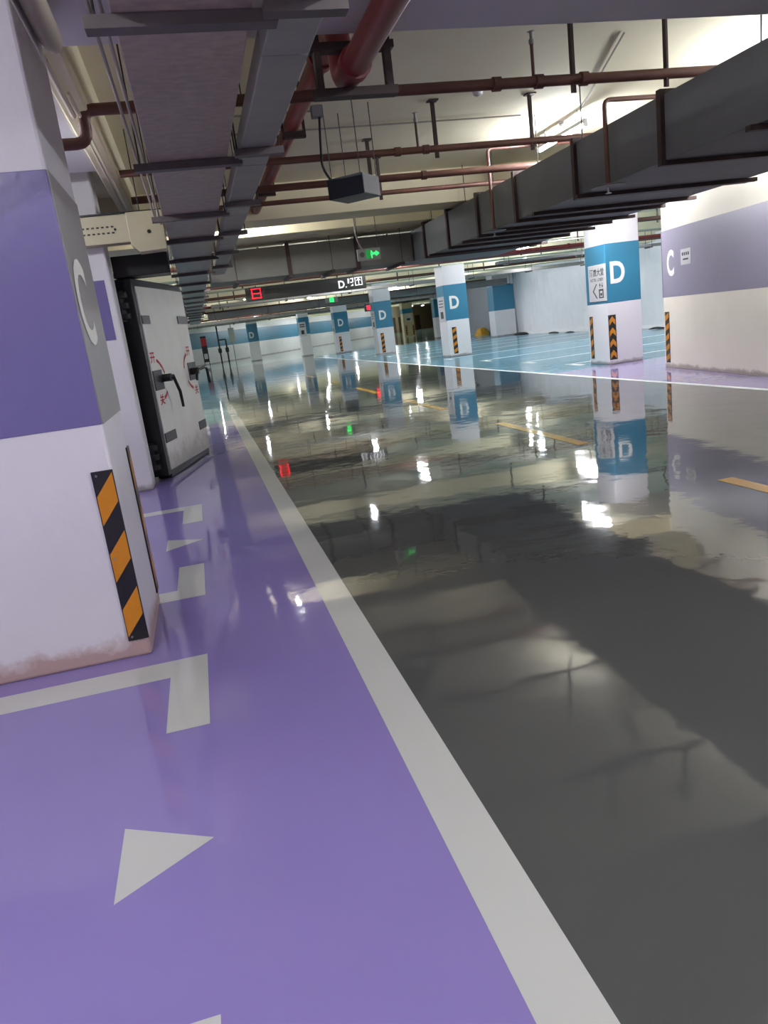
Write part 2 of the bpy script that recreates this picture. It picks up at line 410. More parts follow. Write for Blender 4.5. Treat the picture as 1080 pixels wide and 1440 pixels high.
# corner guard: rotated so stripes rise to the right, as painted
hazard_board(tA, (-0.56, 3.53, 0.09), UX, 0.095, 0.83, 3)
hazard_board(tA, (-0.465, 4.2, 0.09), UY, 0.11, 0.84, 3)

tD1 = column('white column with blue band and letter D, hotel lobby sign on its side', 8.2, 8.98, 14.05, 14.85, BLUE, letter='D', lw=0.33, lx=8.3, guards=('front', 'side'))
# lobby sign on the side that faces the lane
sg = MB().box(8.178, 8.196, 14.02, 14.7, 1.295, 2.02).build('wayfinding_sign', SIGNW, tD1, bevel=0.002); sg['label'] = 'grey hotel lobby sign with arrow'
mb = MB(); U = Vector((0,-1,0)); So = Vector((8.178, 14.7, 1.295))
def sp(u, z): return So+U*u+UZ*z
text_on(mb, '酒店大堂', sp(0.06, 0.50), U, UZ, 0.56, 0.15, 0.02, 0.002)
text_on(mb, 'HOTEL LOBBY', sp(0.08, 0.40), U, UZ, 0.52, 0.06, 0.015, 0.002)
mb.prism([(0.30,0.06),(0.34,0.06),(0.20,0.205),(0.34,0.35),(0.30,0.35),(0.155,0.205)], So+Vector((-0.0005,0,0)), U, UZ, 0.0015)
for a in ((0.40,0.06,0.44,0.24),(0.54,0.06,0.58,0.24),(0.44,0.205,0.54,0.24),(0.44,0.06,0.54,0.085),(0.455,0.11,0.525,0.16)):
    mb.prism([(a[0],a[1]),(a[2],a[1]),(a[2],a[3]),(a[0],a[3])], So+Vector((-0.0005,0,0)), U, UZ, 0.0015)
mb.prism([(0.415,0.31),(0.45,0.36),(0.485,0.31),(0.458,0.31),(0.458,0.265),(0.442,0.265),(0.442,0.31)], So+Vector((-0.0005,0,0)), U, UZ, 0.0015)
mb.prism([(0.505,0.31),(0.54,0.262),(0.575,0.31),(0.548,0.31),(0.548,0.36),(0.532,0.36),(0.532,0.31)], So+Vector((-0.0005,0,0)), U, UZ, 0.0015)
mb.build('sign_print', SIGNK, sg)

tD2 = column('white column with blue band and letter D, second in the right row', 8.45, 9.27, 24.95, 25.75, BLUE, letter='D', lx=8.62, guards=('mid',), z1=2.42)
tD3 = column('white column with blue band and letter D below the right end of the black sign', 8.36, 9.2, 35.0, 35.8, BLUE, letter='D', lx=8.56, guards=('mid',), z1=2.46)
tD4 = column('white column with blue band and letter D, fourth and farthest in the right row', 8.4, 9.27, 46.0, 46.8, BLUE, letter='D', lx=8.62, guards=('mid',), z1=2.46)
for (t, x, y, w_) in ((tD2, 8.45, 24.95, 0.7), (tD3, 8.36, 35.0, 0.75), (tD4, 8.4, 46.0, 0.7)):
    s2 = MB().box(x-0.022, x-0.004, y+0.03, y+w_, 1.2, 2.05).build('wayfinding_sign', SIGNW, t); s2['label'] = 'pale sign board on the side'
    m2 = MB()
    for k in range(3): m2.box(x-0.0235, x-0.0215, y+0.12, y+0.6, 1.9-0.1*k, 1.93-0.1*k)
    m2.box(x-0.0235, x-0.0215, y+0.2, y+0.5, 1.32, 1.55); m2.build('sign_print', SIGNK, s2)
tE = column('white column with a square sign on its blue band, far down the lane', 6.75, 7.45, 50.0, 50.7, BLUE, z0=1.4, z1=2.5)
sE = MB().box(6.72, 7.2, 49.96, 49.99, 1.3, 2.2).build('wayfinding_sign', SIGNW, tE)
m2 = MB()
for k in range(2): m2.box(6.8, 7.12, 49.955, 49.958, 2.0-0.13*k, 2.07-0.13*k)
m2.box(6.85, 7.05, 49.955, 49.958, 1.42, 1.68); m2.build('sign_print', SIGNK, sE)
column('white column with blue band and letter D in front of the far wall', 3.7, 4.45, 55.0, 55.7, BLUE, z0=1.35, z1=2.6, letter='D', lx=3.8)
column('wide white column with blue band at the end of the white sheeting', 15.33, 16.48, 37.4, 38.2, BLUE, z0=1.33, z1=2.6)
column('shaded white column with dark blue band beside the far beige area', 16.1, 17.4, 49.9, 50.5, BLUE, z0=1.38, z1=2.6)
tI = column('far column with green-blue band and a white sign in the beige area', 19.4, 20.45, 70.0, 70.8, BLUE, z0=2.1, z1=2.55, body=BEIGE, guards=('mid', 'frontright'))
sI = MB().box(19.6, 20.25, 69.95, 69.985, 1.35, 2.05).build('wayfinding_sign', SIGNW, tI)
MB().box(19.75, 20.1, 69.945, 69.949, 1.45, 1.65).build('sign_print', SIGNK, sI)

# door-jamb wall stub by the blast door
ws = structure(MB().box(-2.7, -0.70, 8.15, 8.53, 0, SLABZ).build('wall_jamb', WHITE, bevel=0.02))
MB().box(-2.7, -0.765, 8.146, 8.16, 1.587, 2.17).build('painted_band', PURPLE, ws)['label'] = 'purple painted band with a ragged edge'

# ------------------------------------------------------------------ blast door, standing open
DA = Vector((-0.508, 8.726, 0)); DD = Vector((0.473, 1.716, 0)).normalized(); DN = Vector((DD.y, -DD.x, 0))
bd = thing('blast_door', 'open white steel blast door with dark plates, levers and red markings', 'door', tuple(DA))
def dp(u, z, l=0.0): return DA+DD*u+UZ*z+DN*l
MB().obox(dp(0.83, 1.13, -0.14), DD, UZ, DN, 0.90, 1.08, 0.12).build('leaf', DOORD, bd, bevel=0.01)
fc = MB().prism([(-0.03,0.10),(1.70,0.08),(1.70,2.13),(-0.03,2.13)], dp(0,0,-0.02), DD, UZ, 0.02).build('face_panel', DOORW, bd, bevel=0.004)
for (u0, u1, z0, z1) in ((-0.03,0.22,1.73,1.82),(1.28,1.70,1.725,1.82),(-0.03,0.27,1.0,1.22),(1.35,1.70,1.01,1.235),(-0.03,0.37,0.41,0.52),(1.37,1.70,0.36,0.47)):
    MB().obox(dp((u0+u1)/2, (z0+z1)/2, 0.004), DD, UZ, DN, (u1-u0)/2, (z1-z0)/2, 0.006).build('lock_plate', DOORD, bd, bevel=0.003)
for (u, z, du, dz) in ((0.27, 1.12, 0.17, -0.36), (1.44, 1.12, -0.22, -0.11)):
    h = MB().tube([dp(u, z, 0.0), dp(u, z, 0.11)], 0.045, 14).build('lever_hub', GASKET, bd, True)
    MB().tube([dp(u, z, 0.09), dp(u+du*0.2, z+0.01, 0.12), dp(u+du*0.9, z+dz*0.5, 0.13), dp(u+du, z+dz, 0.13)], [0.025, 0.022, 0.019, 0.016], 10).build('lever', GASKET, h, True)
# second lever's tail curling past the free edge
MB().tube(bend([dp(1.5,1.13,0.09), dp(1.72,1.15,0.12), dp(1.8,1.13,0.12), dp(1.84,0.93,0.12)], 0.08), 0.018, 8).build('lever', GASKET, bd, True)
for (u, z, s_) in ((0.06,1.355,'开'), (0.12,0.885,'关'), (1.47,1.375,'开'), (1.56,0.875,'关')):
    mb = MB(); text_on(mb, s_, dp(u-0.075, z-0.055, 0.0), DD, UZ, 0.16, 0.12, 0.02, 0.003)
    if mb.v: mb.build('painted_character', REDM, bd)
def arc(pts, wd):
    mb = MB()
    for (a, b) in zip(pts, pts[1:]):
        d = Vector((b[0]-a[0], b[1]-a[1])); nrm = Vector((-d.y, d.x)).normalized()*wd
        mb.quad(dp(a[0]-nrm.x, a[1]-nrm.y, 0.003), dp(b[0]-nrm.x, b[1]-nrm.y, 0.003), dp(b[0]+nrm.x, b[1]+nrm.y, 0.003), dp(a[0]+nrm.x, a[1]+nrm.y, 0.003))
    mb.build('painted_arrow', REDM, bd)
arc([(0.17,1.33),(0.25,1.30),(0.33,1.245),(0.385,1.17)], 0.018)
arc([(0.35,0.96),(0.29,0.92),(0.22,0.90)], 0.018)
arc([(1.37,1.35),(1.27,1.30),(1.21,1.24),(1.19,1.18)], 0.018)
arc([(1.26,1.01),(1.34,0.95),(1.44,0.91)], 0.018)
for z in (0.28, 1.93):
    h = MB().tube([dp(-0.12, z-0.16, -0.16), dp(-0.12, z+0.16, -0.16)], 0.055, 14).build('hinge', GASKET, bd, True)
    for k in (-1, 0, 1): MB().obox(dp(-0.1, z+0.11*k, -0.16), DD, UZ, DN, 0.09, 0.03, 0.09).build('hinge_knuckle', DOORD, h, bevel=0.006)
MB().obox(dp(-0.09, 1.13, -0.14), DD, UZ, DN, 0.03, 1.08, 0.13).build('edge_gasket', GASKET, bd, bevel=0.01)
MB().obox(dp(0.85, 0.04, -0.1), DD, UZ, DN, 0.85, 0.035, 0.08).build('sill_seal', GASKET, bd, bevel=0.01)

structure(MB().box(-0.70, -0.12, 8.56, 8.9, 2.215, 2.43).build('trim_20', GASKET, bevel=0.01), 'dark box above the blast door')  # dark box filling the space between housing and door top
# cream sheet-metal housing above the door
cb = thing('metal_housing', 'cream sheet metal housing with two rows of vent slots above the blast door', 'housing', (-0.6, 8.0, 2.37))
MB().box(-1.6, -0.42, 7.95, 8.14, 2.475, 2.735).build('body', CREAMM, cb, bevel=0.006)
MB().prism([(-0.43,2.45),(-0.36,2.37),(-0.1,2.38),(-0.09,2.74),(-0.43,2.74)], (0,8.14,0), UX, UZ, 0.22).build('end_box', CREAMM, cb, bevel=0.006)
for r_ in range(2):
    for k in range(8):
        MB().box(-0.90+0.045*k, -0.875+0.045*k, 7.946, 7.951, 2.565+0.055*r_, 2.58+0.055*r_).build('vent_slot', BLACK, cb)
MB().box(-1.6, -0.09, 7.93, 8.16, 2.735, 2.75).build('lid', BLACK, cb)
MB().tube([(-0.55,7.945,2.6),(-0.55,7.952,2.6)], 0.012, 10).build('knockout', BLACK, cb)
MB().tube([(-0.24,7.915,2.55),(-0.24,7.925,2.55)], 0.018, 10).build('knockout', BLACK, cb)
for x in (-1.2, -0.3): MB().tube([(x,8.05,2.75),(x,8.05,SLABZ)], 0.006, 6).build('hanger_rod', ROD, cb)

# ------------------------------------------------------------------ ducts
def duct_y(name, label, x0, x1, z0, z1, ys, m, fl_m, bar_m, over, fl=0.035, rods=True, bars=True, bar_h=0.04, bar_w=0.06, barys=None, cat='duct', rod_top=False):
    t = thing(name, label, cat, ((x0+x1)/2, ys[0], z0))
    for a, b in zip(ys, ys[1:]):
        MB().box(x0, x1, a+0.004, b-0.004, z0, z1).build('duct_section', m, t, bevel=0.006)
    for y in ys[1:-1]:
        mb = MB()
        if fl:
            mb.box(x0-fl, x0+0.004, y-0.03, y+0.03, z0-fl, z1+fl); mb.box(x1-0.004, x1+fl, y-0.03, y+0.03, z0-fl, z1+fl)
            mb.box(x0, x1, y-0.03, y+0.03, z0-fl, z0+0.004); mb.box(x0, x1, y-0.03, y+0.03, z1-0.004, z1+fl)
            mb.build('flange', fl_m, t)
    for y in (barys if barys else [v+0.12 for v in ys[1:-1]]):
        if bars: MB().box(x0-over[0], x1+over[1], y-bar_w/2, y+bar_w/2, z0-bar_h-0.002, z0-0.002).build('hanger_bar', bar_m, t)
        if rods:
            for x in ((x0+0.05, x1-0.05) if rod_top else (x0-over[0]*0.6, x1+over[1]*0.6)):
                MB().tube([(x, y, (z1 if rod_top else z0-bar_h)), (x, y, SLABZ)], 0.006, 6).build('hanger_rod', ROD, t)
    return t
duct_y('ventilation_duct', 'wide dark grey duct with brown flanges running along the right of the lane', 4.17, 6.2, 2.45, 2.97,
       [-2.2,-0.2,1.5,3.0,4.55,6.1,7.62,9.15,10.45,11.75,13.0,14.75], GALVD, RUST, RUST, (0.06, 0.1), fl=0.04, rod_top=True, barys=[3.3,5.0,7.55,8.6,9.95,11.05,12.7])
# cross duct that joins it
tx = thing('ventilation_duct', 'grey cross duct over the lane behind the green exit sign', 'duct', (2.3, 14.2, 2.45))
xs = [0.46, 1.85, 3.1, 4.15]
for a, b in zip(xs, xs[1:]): MB().box(a+0.004, b-0.004, 13.75, 14.72, 2.45, 2.95).build('duct_section', GALVX, tx, bevel=0.006)
for x in (1.85, 3.1):
    mb = MB(); f = 0.035
    mb.box(x-0.035, x+0.035, 13.75-f, 13.754, 2.45-f, 2.95+f); mb.box(x-0.035, x+0.035, 14.716, 14.72+f, 2.45-f, 2.95+f)
    mb.box(x-0.035, x+0.035, 13.75, 14.72, 2.45-f, 2.454); mb.box(x-0.035, x+0.035, 13.75, 14.72, 2.946, 2.95+f)
    mb.build('flange', RUST, tx)
for x in (0.9, 2.6, 3.9):
    MB().box(x-0.03, x+0.03, 13.6, 14.85, 2.40, 2.448).build('hanger_bar', RUST, tx)
    for y in (13.64, 14.8): MB().tube([(x, y, 2.4), (x, y, SLABZ)], 0.006, 6).build('hanger_rod', ROD, tx)
duct_y('ventilation_duct', 'galvanised duct on steel channels running overhead on the left', -0.08, 0.42, 2.58, 2.88,
       [-2.5,-1.2,1.0,3.12,5.35,7.35,8.9,10.8,12.8,14.8,16.8,18.8,20.8,22.8,24.8,26.8,28.8,31,34,37,40], GALV, STEELD, STEELD, (0.1, 0.09), fl=0.0,
       barys=[-1.2,1.0,3.12,5.35,7.35,8.9,10.8,12.8,14.8,16.8,18.8,20.8,22.8,24.8,26.8,28.8,31,34], bar_h=0.045, bar_w=0.075)
duct_y('cable_tray', 'closed grey cable tray beside the galvanised duct overhead', 0.485, 0.69, 2.555, 2.665,
       [-2.5,-0.5,1.5,3.5,5.5,7.5,9.5,11.5,13.4], TRAY, STEELD, STEELD, (0.04, 0.06), fl=0.0,
       barys=[-1.0,1.0,2.98,5.05,6.8,8.5,10.2,11.9], bar_h=0.04, bar_w=0.07, cat='cable tray')
for k, (x, z) in enumerate(((-0.155, 2.62), (-0.112, 2.60))):
    mb = MB().tube([(x, -2, z), (x, 7.88, z)], 0.008, 8)
    o = tag(mb.build('conduit', CONDUIT, None, True), ('outer' if k == 0 else 'inner')+' thin pale conduit along the left edge of the galvanised duct', 'conduit')

# ------------------------------------------------------------------ pipes
t = thing('fire_main_pipe', 'large dark red pipe stepping up behind the beam, at the top centre', 'pipe', (1.15, 4.7, 2.84))
MB().tube(bend([(1.15,-3,2.84),(1.15,4.86,2.84),(1.15,4.90,3.18),(1.15,5.5,3.18)], 0.13, 5), 0.076, 18).build('lower_run', REDP, t, True)
MB().tube([(1.15,5.45,3.18),(1.15,11.19,3.18)], 0.07, 16).build('upper_run', REDP, t, True)
for y, z in ((4.5, 2.84), (5.4, 3.18)): MB().tube([(1.15,y,z),(1.15,y+0.09,z)], 0.092, 18).build('coupling', REDP, t, True)
mb = MB(); mb.box(0.95,0.99,4.68,4.74,2.74,SLABZ-0.2); mb.box(1.37,1.41,4.68,4.74,2.74,SLABZ-0.2); mb.box(0.93,1.43,4.67,4.76,2.715,2.76)
mb.box(0.93,1.43,4.67,4.76,2.96,3.0)
mb.build('bracket', RUST, t)
for y in (7.0, 9.6):
    mb = MB(); mb.box(1.05,1.25,y-0.03,y+0.03,3.06,3.11); mb.box(1.045,1.065,y-0.02,y+0.02,3.06,SLABZ); mb.box(1.235,1.255,y-0.02,y+0.02,3.06,SLABZ); mb.build('bracket', RUST, t)

def pipe_x(label, y, z, r, x0, x1, hangers=(), heads=(), couplings=(), m=BROWNP, left_path=None, name='sprinkler_pipe', group=None):
    t = thing(name, label, 'pipe', (x0, y, z), group)
    path = [(x1, y, z), (x0, y, z)]
    if left_path: path += left_path
    MB().tube(bend(path, r*2.0, 4), r, 12).build('run', m, t, True)
    for x in hangers:
        mb = MB(); mb.box(x-0.022, x-0.014, y-0.022, y+0.022, z-r-0.05, SLABZ); mb.box(x-0.022, x+0.022, y+0.014, y+0.022, z-r-0.05, SLABZ); mb.box(x-0.05, x+0.05, y-0.05, y+0.05, SLABZ-0.012, SLABZ)
        mb.build('hanger', RUST, t)
    for x in heads:
        h = MB().tube([(x,y,z),(x,y,z+0.26)], 0.014, 8).build('riser', m, t, True)
        MB().tube([(x,y,z+0.26),(x,y,z+0.29),(x,y,z+0.30),(x,y,z+0.34),(x,y,z+0.345)], [0.02,0.02,0.012,0.012,0.03], 10).build('sprinkler_head', SCREW, h, True)
    for x in couplings:
        MB().tube([(x-0.035,y,z),(x-0.03,y,z),(x+0.03,y,z),(x+0.035,y,z)], [r*1.05,r*1.3,r*1.3,r*1.05], 12).build('coupling', m, t, True)
    return t
pipe_x('nearest brown sprinkler pipe crossing under the ceiling behind the grey beam', 5.8, 3.045, 0.04, -0.46, 7.5,
       hangers=(3.2, 4.02), heads=(2.86,), couplings=(2.55, 2.9, 3.28), left_path=[(-0.46,5.8,2.84),(-2.6,5.8,2.84)])
pipe_x('second brown sprinkler pipe crossing the ceiling, above the hanging blue box', 7.78, 3.05, 0.034, -0.4, 7.5,
       hangers=(2.72, 3.78), heads=(2.52,), couplings=(2.3, 2.6))
pipe_x('third brown-red pipe crossing the ceiling, level with the top of the blue box', 9.15, 3.06, 0.04, -0.4, 7.7, hangers=(2.35,), couplings=(3.0,))
pipe_x('fourth thin brown-red pipe crossing the ceiling, level with the bottom of the blue box', 10.1, 3.06, 0.03, -0.4, 7.8, hangers=(2.7,))
# drops that pass the duct face and end in a heat-collector plate
def drop(label, x, y, z_top, x_far):
    t = thing('sprinkler_drop', label, 'pipe', (x, y, 2.38))
    MB().tube(bend([(x_far,y,z_top),(x,y,z_top),(x,y,2.43)], 0.06, 4), 0.022, 10).build('run', BROWNP, t, True)
    p = MB().tube([(x,y,2.40),(x,y,2.408),(x,y,2.43)], [0.16,0.16,0.02], 18).build('collector_plate', STEELD, t, True)
    MB().tube([(x,y,2.34),(x,y,2.345),(x,y,2.35),(x,y,2.40)], [0.03,0.03,0.01,0.012], 10).build('sprinkler_head', SCREW, p, True)
drop('brown drop pipe with round plate on the near face of the grey duct', 4.09, 6.88, 3.16, 5.6)
drop('brown drop pipe with round plate farther along the face of the grey duct', 4.09, 9.75, 3.42, 6.2)
# big cream pipe at top left
t = thing('drain_pipe', 'thick cream drain pipe at the top left corner beside the near column', 'pipe', (-0.43, 2, 2.93))
MB().tube([(-0.405,-2,2.9),(-0.405,4.15,2.9),(-0.405,4.25,2.905),(-0.405,4.3,2.91)], [0.055,0.055,0.045,0.02], 16).build('run', CREAMP, t, True)
for y in (1.5, 3.4): MB().box(-0.46,-0.35,y-0.015,y+0.015,2.93,BEAMZ+ (0.47 if y < 3 else 0)).build('clamp', RUST, t)
for k, (x, y0, y1, r) in enumerate(((-0.515, 4.7, 5.75, 0.018), (-0.475, 5.3, 11.0, 0.011), (-0.505, 5.9, 11.0, 0.008))):
    o = MB().tube([(x,y0,3.0),(x,y1,3.0)], r, 8).build('conduit', CREAMP, None, True)
    tag(o, ('short cream conduit end under the narrow beam at top left', 'cream conduit along the inner edge of the narrow left beam', 'thin cream conduit along the outer edge of the narrow left beam')[k], 'conduit')
# red and brown cross pipes farther away
pipe_x('long red pipe crossing at the right behind the grey duct', 20.8, 2.92, 0.06, 6.4, 16.2, hangers=(9.5, 13.0), couplings=(7.2, 11), m=REDP, name='fire_pipe')
pipe_x('pale thin pipe crossing above the long red pipe on the right', 19.3, 2.98, 0.02, 6.4, 16.2, hangers=(8.0, 10.5, 13.5), m=CONDUIT, name='conduit_run')
for k, (y, z, m, lab) in enumerate(((16.4, 3.0, BROWNP, 'brown pipe crossing the lane just behind the cross duct'), (22.6, 3.0, BROWNP, 'brown pipe crossing in front of the black sign'),
        (27.5, 2.98, BROWNP, 'brown pipe crossing behind the black sign'), (33.0, 2.98, REDP, 'dark red pipe crossing above the far lane'), (38.5, 2.98, BROWNP, 'brown pipe crossing above the far lane before the last beams'),
        (43.5, 2.8, BROWNP, 'low brown pipe crossing above the far end of the lane'), (49.0, 2.85, REDP, 'red pipe crossing above the far floor joint'))):
    pipe_x(lab, y, z, 0.05, -2.5, 16, hangers=(1.6, 4.4, 7.6, 11), m=m)
def tray_x(label, y, z, x0, x1, w=0.4, h=0.1, m=TRAY, step=2.5):
    t = thing('cable_tray', label, 'cable tray', (x0, y, z))
    x = x0
    while x < x1-0.01:
        b = min(x+step, x1); MB().box(x+0.004, b-0.004, y, y+w, z, z+h).build('tray_section', m, t); 
        MB().box(x+0.3, x+0.35, y-0.05, y+w+0.05, z-0.045, z-0.002).build('hanger_bar', STEELD, t)
        for yy in (y-0.03, y+w+0.03): MB().tube([(x+0.325,yy,z-0.04),(x+0.325,yy,SLABZ)], 0.008, 5).build('hanger_rod', ROD, t)
        x = b
tray_x('pale cable tray crossing the right parking area', 22.5, 2.75, 9.5, 16.2, 0.3, 0.08, PALEM)
tray_x('grey cable tray crossing the far lane behind the black sign', 29.0, 2.75, 0.8, 16, 0.5, 0.12)
tray_x('dark grey duct-like tray crossing the far lane', 37.0, 2.62, 0.8, 16, 0.9, 0.28, GALVD)
tray_x('grey cable tray above the far floor joint', 47.5, 2.68, -2.5, 17, 0.5, 0.15)
tray_x('long olive cable tray before the far wall', 53.5, 2.72, -2.5, 17, 1.2, 0.25, GALVX)

# ------------------------------------------------------------------ hanging box, signs
def rod(parent, x, y, z0, z1=SLABZ, r=0.005): return MB().tube([(x,y,z0),(x,y,z1)], r, 6).build('hanger_rod', ROD, parent)
t = thing('hanging_box', 'dark blue metal box with its lamp-lit side coloured pale, hanging under the pipes', 'box', (1.8, 7.78, 2.65))
P4 = [(1.534,7.754),(1.835,7.498),(2.07,7.782),(1.786,8.06)]
MB().prism(P4, (0,0,2.65), UX, UY, 0.19).build('body', NAVY, t, bevel=0.004)
a, b = Vector((*P4[1],0)), Vector((*P4[2],0)); d = (b-a).normalized(); nn = Vector((d.y,-d.x,0))
MB().obox((a+b)/2+UZ*2.745+nn*0.003, d, UZ, nn, (b-a).length/2-0.006, 0.088, 0.003).build('lit_side', PALEM, t)  # pale colour stands in for lamp light falling on this side
for q in (P4[0], P4[1], P4[2], P4[3]):
    c = Vector((1.806,7.775,0)); p = c+(Vector((*q,0))-c)*0.85; rod(t, p.x, 7.70 if abs(p.y-7.78) < 0.06 else p.y, 2.83)
MB().tube(bend([(1.58,7.74,2.82),(1.5,7.72,2.95),(1.52,7.72,3.2),(1.55,7.72,SLABZ)], 0.08), 0.013, 8).build('cable', GASKET, t, True)
o = MB().box(1.47,1.57,7.68,7.78,3.40,SLABZ).build('junction_box', PALEM, t)

t = thing('exit_sign', 'green running man exit sign with arrow hanging before the cross duct', 'sign', (2.87, 11.9, 2.39))
MB().box(2.687, 3.058, 11.9, 11.95, 2.395, 2.572).build('housing', GREYBOX, t, bevel=0.006)
MB().tube([(2.76,11.897,2.485),(2.76,11.902,2.485)], 0.04, 16).build('speaker_disc', STEELD, t)
mb = MB(); yy = 11.897
def flat(mb, pts, y, z0, x0, s): mb.quad(*[(x0+a*s, y, z0+b*s) for a, b in pts])
mb.box(2.82, 2.90, yy, 11.9, 2.42, 2.55); gp = mb.build('lit_panel', GREENDIM, t)
mb = MB()
flat(mb, [(0,0),(0.5,0),(0.5,0.25),(0,0.25)], yy, 2.475, 2.925, 0.11); flat(mb, [(0.5,-0.25),(1,0.125),(0.5,0.5)], yy, 2.475, 2.925, 0.11)
flat(mb, [(0.0,0.75),(0.14,0.75),(0.14,0.93),(0,0.93)], yy-0.001, 2.42, 2.905, 0.12)
flat(mb, [(-0.05,0.35),(0.12,0.35),(0.16,0.72),(0.0,0.72)], yy-0.001, 2.42, 2.905, 0.12)
flat(mb, [(0.05,0.0),(0.14,0.0),(0.12,0.35),(0.0,0.35)], yy-0.001, 2.42, 2.905, 0.12)
mb.build('pictogram', GREENLED, t)
for x in (2.72, 3.03): rod(t, x, 11.925, 2.57)
MB().tube(bend([(2.78,11.93,2.57),(2.73,11.93,2.66),(2.70,11.93,2.8),(2.70,11.93,SLABZ)], 0.06), 0.012, 8).build('cable', CONDUIT, t, True)

t = thing('guidance_sign', 'long black overhead sign with red number, letter D and arrow', 'sign', (3.7, 24.0, 2.58))
MB().box(1.76, 5.58, 24.0, 24.16, 2.585, 2.985).build('housing', LEDBLACK, t, bevel=0.01)
mb = MB(); x0, x1, z0, z1, w_ = 1.945, 2.225, 2.65, 2.945, 0.022
mb.box(x0,x1,23.99,24.0,z1-w_,z1); mb.box(x0,x1,23.99,24.0,z0,z0+w_); mb.box(x0,x1,23.99,24.0,(z0+z1)/2-w_/2,(z0+z1)/2+w_/2)
mb.box(x0,x0+w_,23.99,24.0,z0,z1); mb.box(x1-w_,x1,23.99,24.0,z0,z1)
mb.build('number_display', REDLED, t)['label'] = 'red seven-segment 8'
mb = MB(); text_on(mb, 'D', (4.68,24.0,2.66), UX, UZ, 0.2, 0.23, 0.03, 0.004)
mb.box(4.90,4.94,23.99,24,2.66,2.70)
mb.prism([(4.98,2.78),(5.03,2.78),(5.05,2.92),(4.99,2.93)], (0,24,0), UX, UZ, 0.008); mb.box(5.08,5.17,23.99,24,2.90,2.93); mb.box(5.14,5.17,23.99,24,2.80,2.93); mb.box(5.07,5.15,23.99,24,2.79,2.82); mb.prism([(5.07,2.69),(5.16,2.69),(5.15,2.76)], (0,24,0), UX, UZ, 0.008)
a0, a1, b0, b1 = 5.22, 5.46, 2.69, 2.94; w_ = 0.025
mb.box(a0,a1,23.99,24,b1-w_,b1); mb.box(a0,a1,23.99,24,b0,b0+w_); mb.box(a0,a0+w_,23.99,24,b0,b1); mb.box(a1-w_,a1,23.99,24,b0,b1)
mb.box(5.325,5.355,23.99,24,2.70,2.90); mb.prism([(5.26,2.83),(5.29,2.83),(5.34,2.885),(5.39,2.83),(5.42,2.83),(5.34,2.92)], (0,24,0), UX, UZ, 0.008)
mb.build('sign_print', WHITELED, t)
for x in (2.1, 3.0, 4.3, 5.2): rod(t, x, 24.08, 2.98, SLABZ, 0.012)
# small far red light and green exit light
t = thing('exit_sign', 'small far green exit sign under the black sign', 'sign', (5.4, 30.0, 2.5))
MB().box(5.25,5.75,30.0,30.06,2.48,2.68).build('housing', GREYBOX, t); MB().box(5.42,5.58,29.99,30.0,2.5,2.66).build('lit_panel', GREENLED, t)
for x in (5.3, 5.7): rod(t, x, 30.03, 2.68, SLABZ, 0.01)
t = thing('number_display', 'small red lit number box beside the column with letter D', 'display', (9.6, 42.0, 2.2))
MB().box(9.5,9.95,42.0,42.1,2.2,2.6).build('housing', LEDBLACK, t)
mb = MB(); mb.box(9.62,9.83,41.99,42.0,2.28,2.52); mb.build('lit_panel', REDLED, t)
for x in (9.55, 9.9): rod(t, x, 42.05, 2.6, SLABZ, 0.012)

# ------------------------------------------------------------------ far details
t = thing('wall_panel_board', 'tall dark board with red top on the far white wall', 'board', (0.6, 61.0, 0.2))
MB().box(0.42, 0.85, 60.95, 61.05, 0.25, 2.25).build('board', GASKET, t); MB().box(0.42,0.85,60.93,60.95,1.5,2.1).build('red_field', REDM, t)
MB().box(0.5,0.77,60.93,60.95,0.5,0.9).build('white_field', SIGNW, t)
for x in (0.45, 0.82): MB().tube([(x,61.0,0),(x,61.0,0.26)], 0.03, 6).build('leg', GASKET, t)
t = thing('standpipe', 'pair of black vertical pipes with valves near the far wall', 'pipe', (2.1, 60.0, 0))
for x in (1.75, 2.3):
    MB().tube([(x,60,0),(x,60,1.8 if x > 2 else 3.2)], 0.06, 10).build('pipe_leg', GASKET, t, True)
    MB().tube([(x,60,0.8),(x,60,0.85),(x,60,1.15),(x,60,1.2)], [0.06,0.14,0.14,0.06], 10).build('valve', GASKET, t, True)
MB().tube([(1.75,60,1.8),(2.3,60,1.8)], 0.06, 10).build('cross_pipe', GASKET, t, True)
t = thing('meter_box', 'pale grey box on a post beside the black standpipes', 'box', (2.75, 60.0, 0))
MB().box(2.6,3.05,59.9,60.1,1.55,2.6).build('cabinet', GREYBOX, t, bevel=0.02); MB().tube([(2.82,60,0),(2.82,60,1.56)], 0.04, 8).build('post', GREYBOX, t)
MB().tube([(2.82,60,2.6),(2.82,60,SLABZ)], 0.04, 8).build('post', GREYBOX, t)
def lump(name, label, cat, x, y, rx, ry, rz, m, group=None):
    mb = MB(); n, k = 9, 4; rings = []
    for j in range(k+1):
        z = rz*math.sin(j/k*math.pi/2); rr = math.cos(j/k*math.pi/2)
        rings.append([(x+rx*max(rr,0.05)*math.cos(2*math.pi*i/n)*random.uniform(0.8,1.15), y+ry*max(rr,0.05)*math.sin(2*math.pi*i/n)*random.uniform(0.8,1.15), z*random.uniform(0.9,1.1) if j else 0) for i in range(n)])
    for j in range(k):
        for i in range(n): mb.quad(rings[j][i], rings[j][(i+1)%n], rings[j+1][(i+1)%n], rings[j+1][i])
    mb.quad(*rings[k]); return tag(mb.build(name, m, None, True), label, cat, group)
lump('sack', 'yellow sack lying at the foot of the grey wall', 'sack', 16.9, 43.5, 0.42, 0.5, 0.45, YBAG)
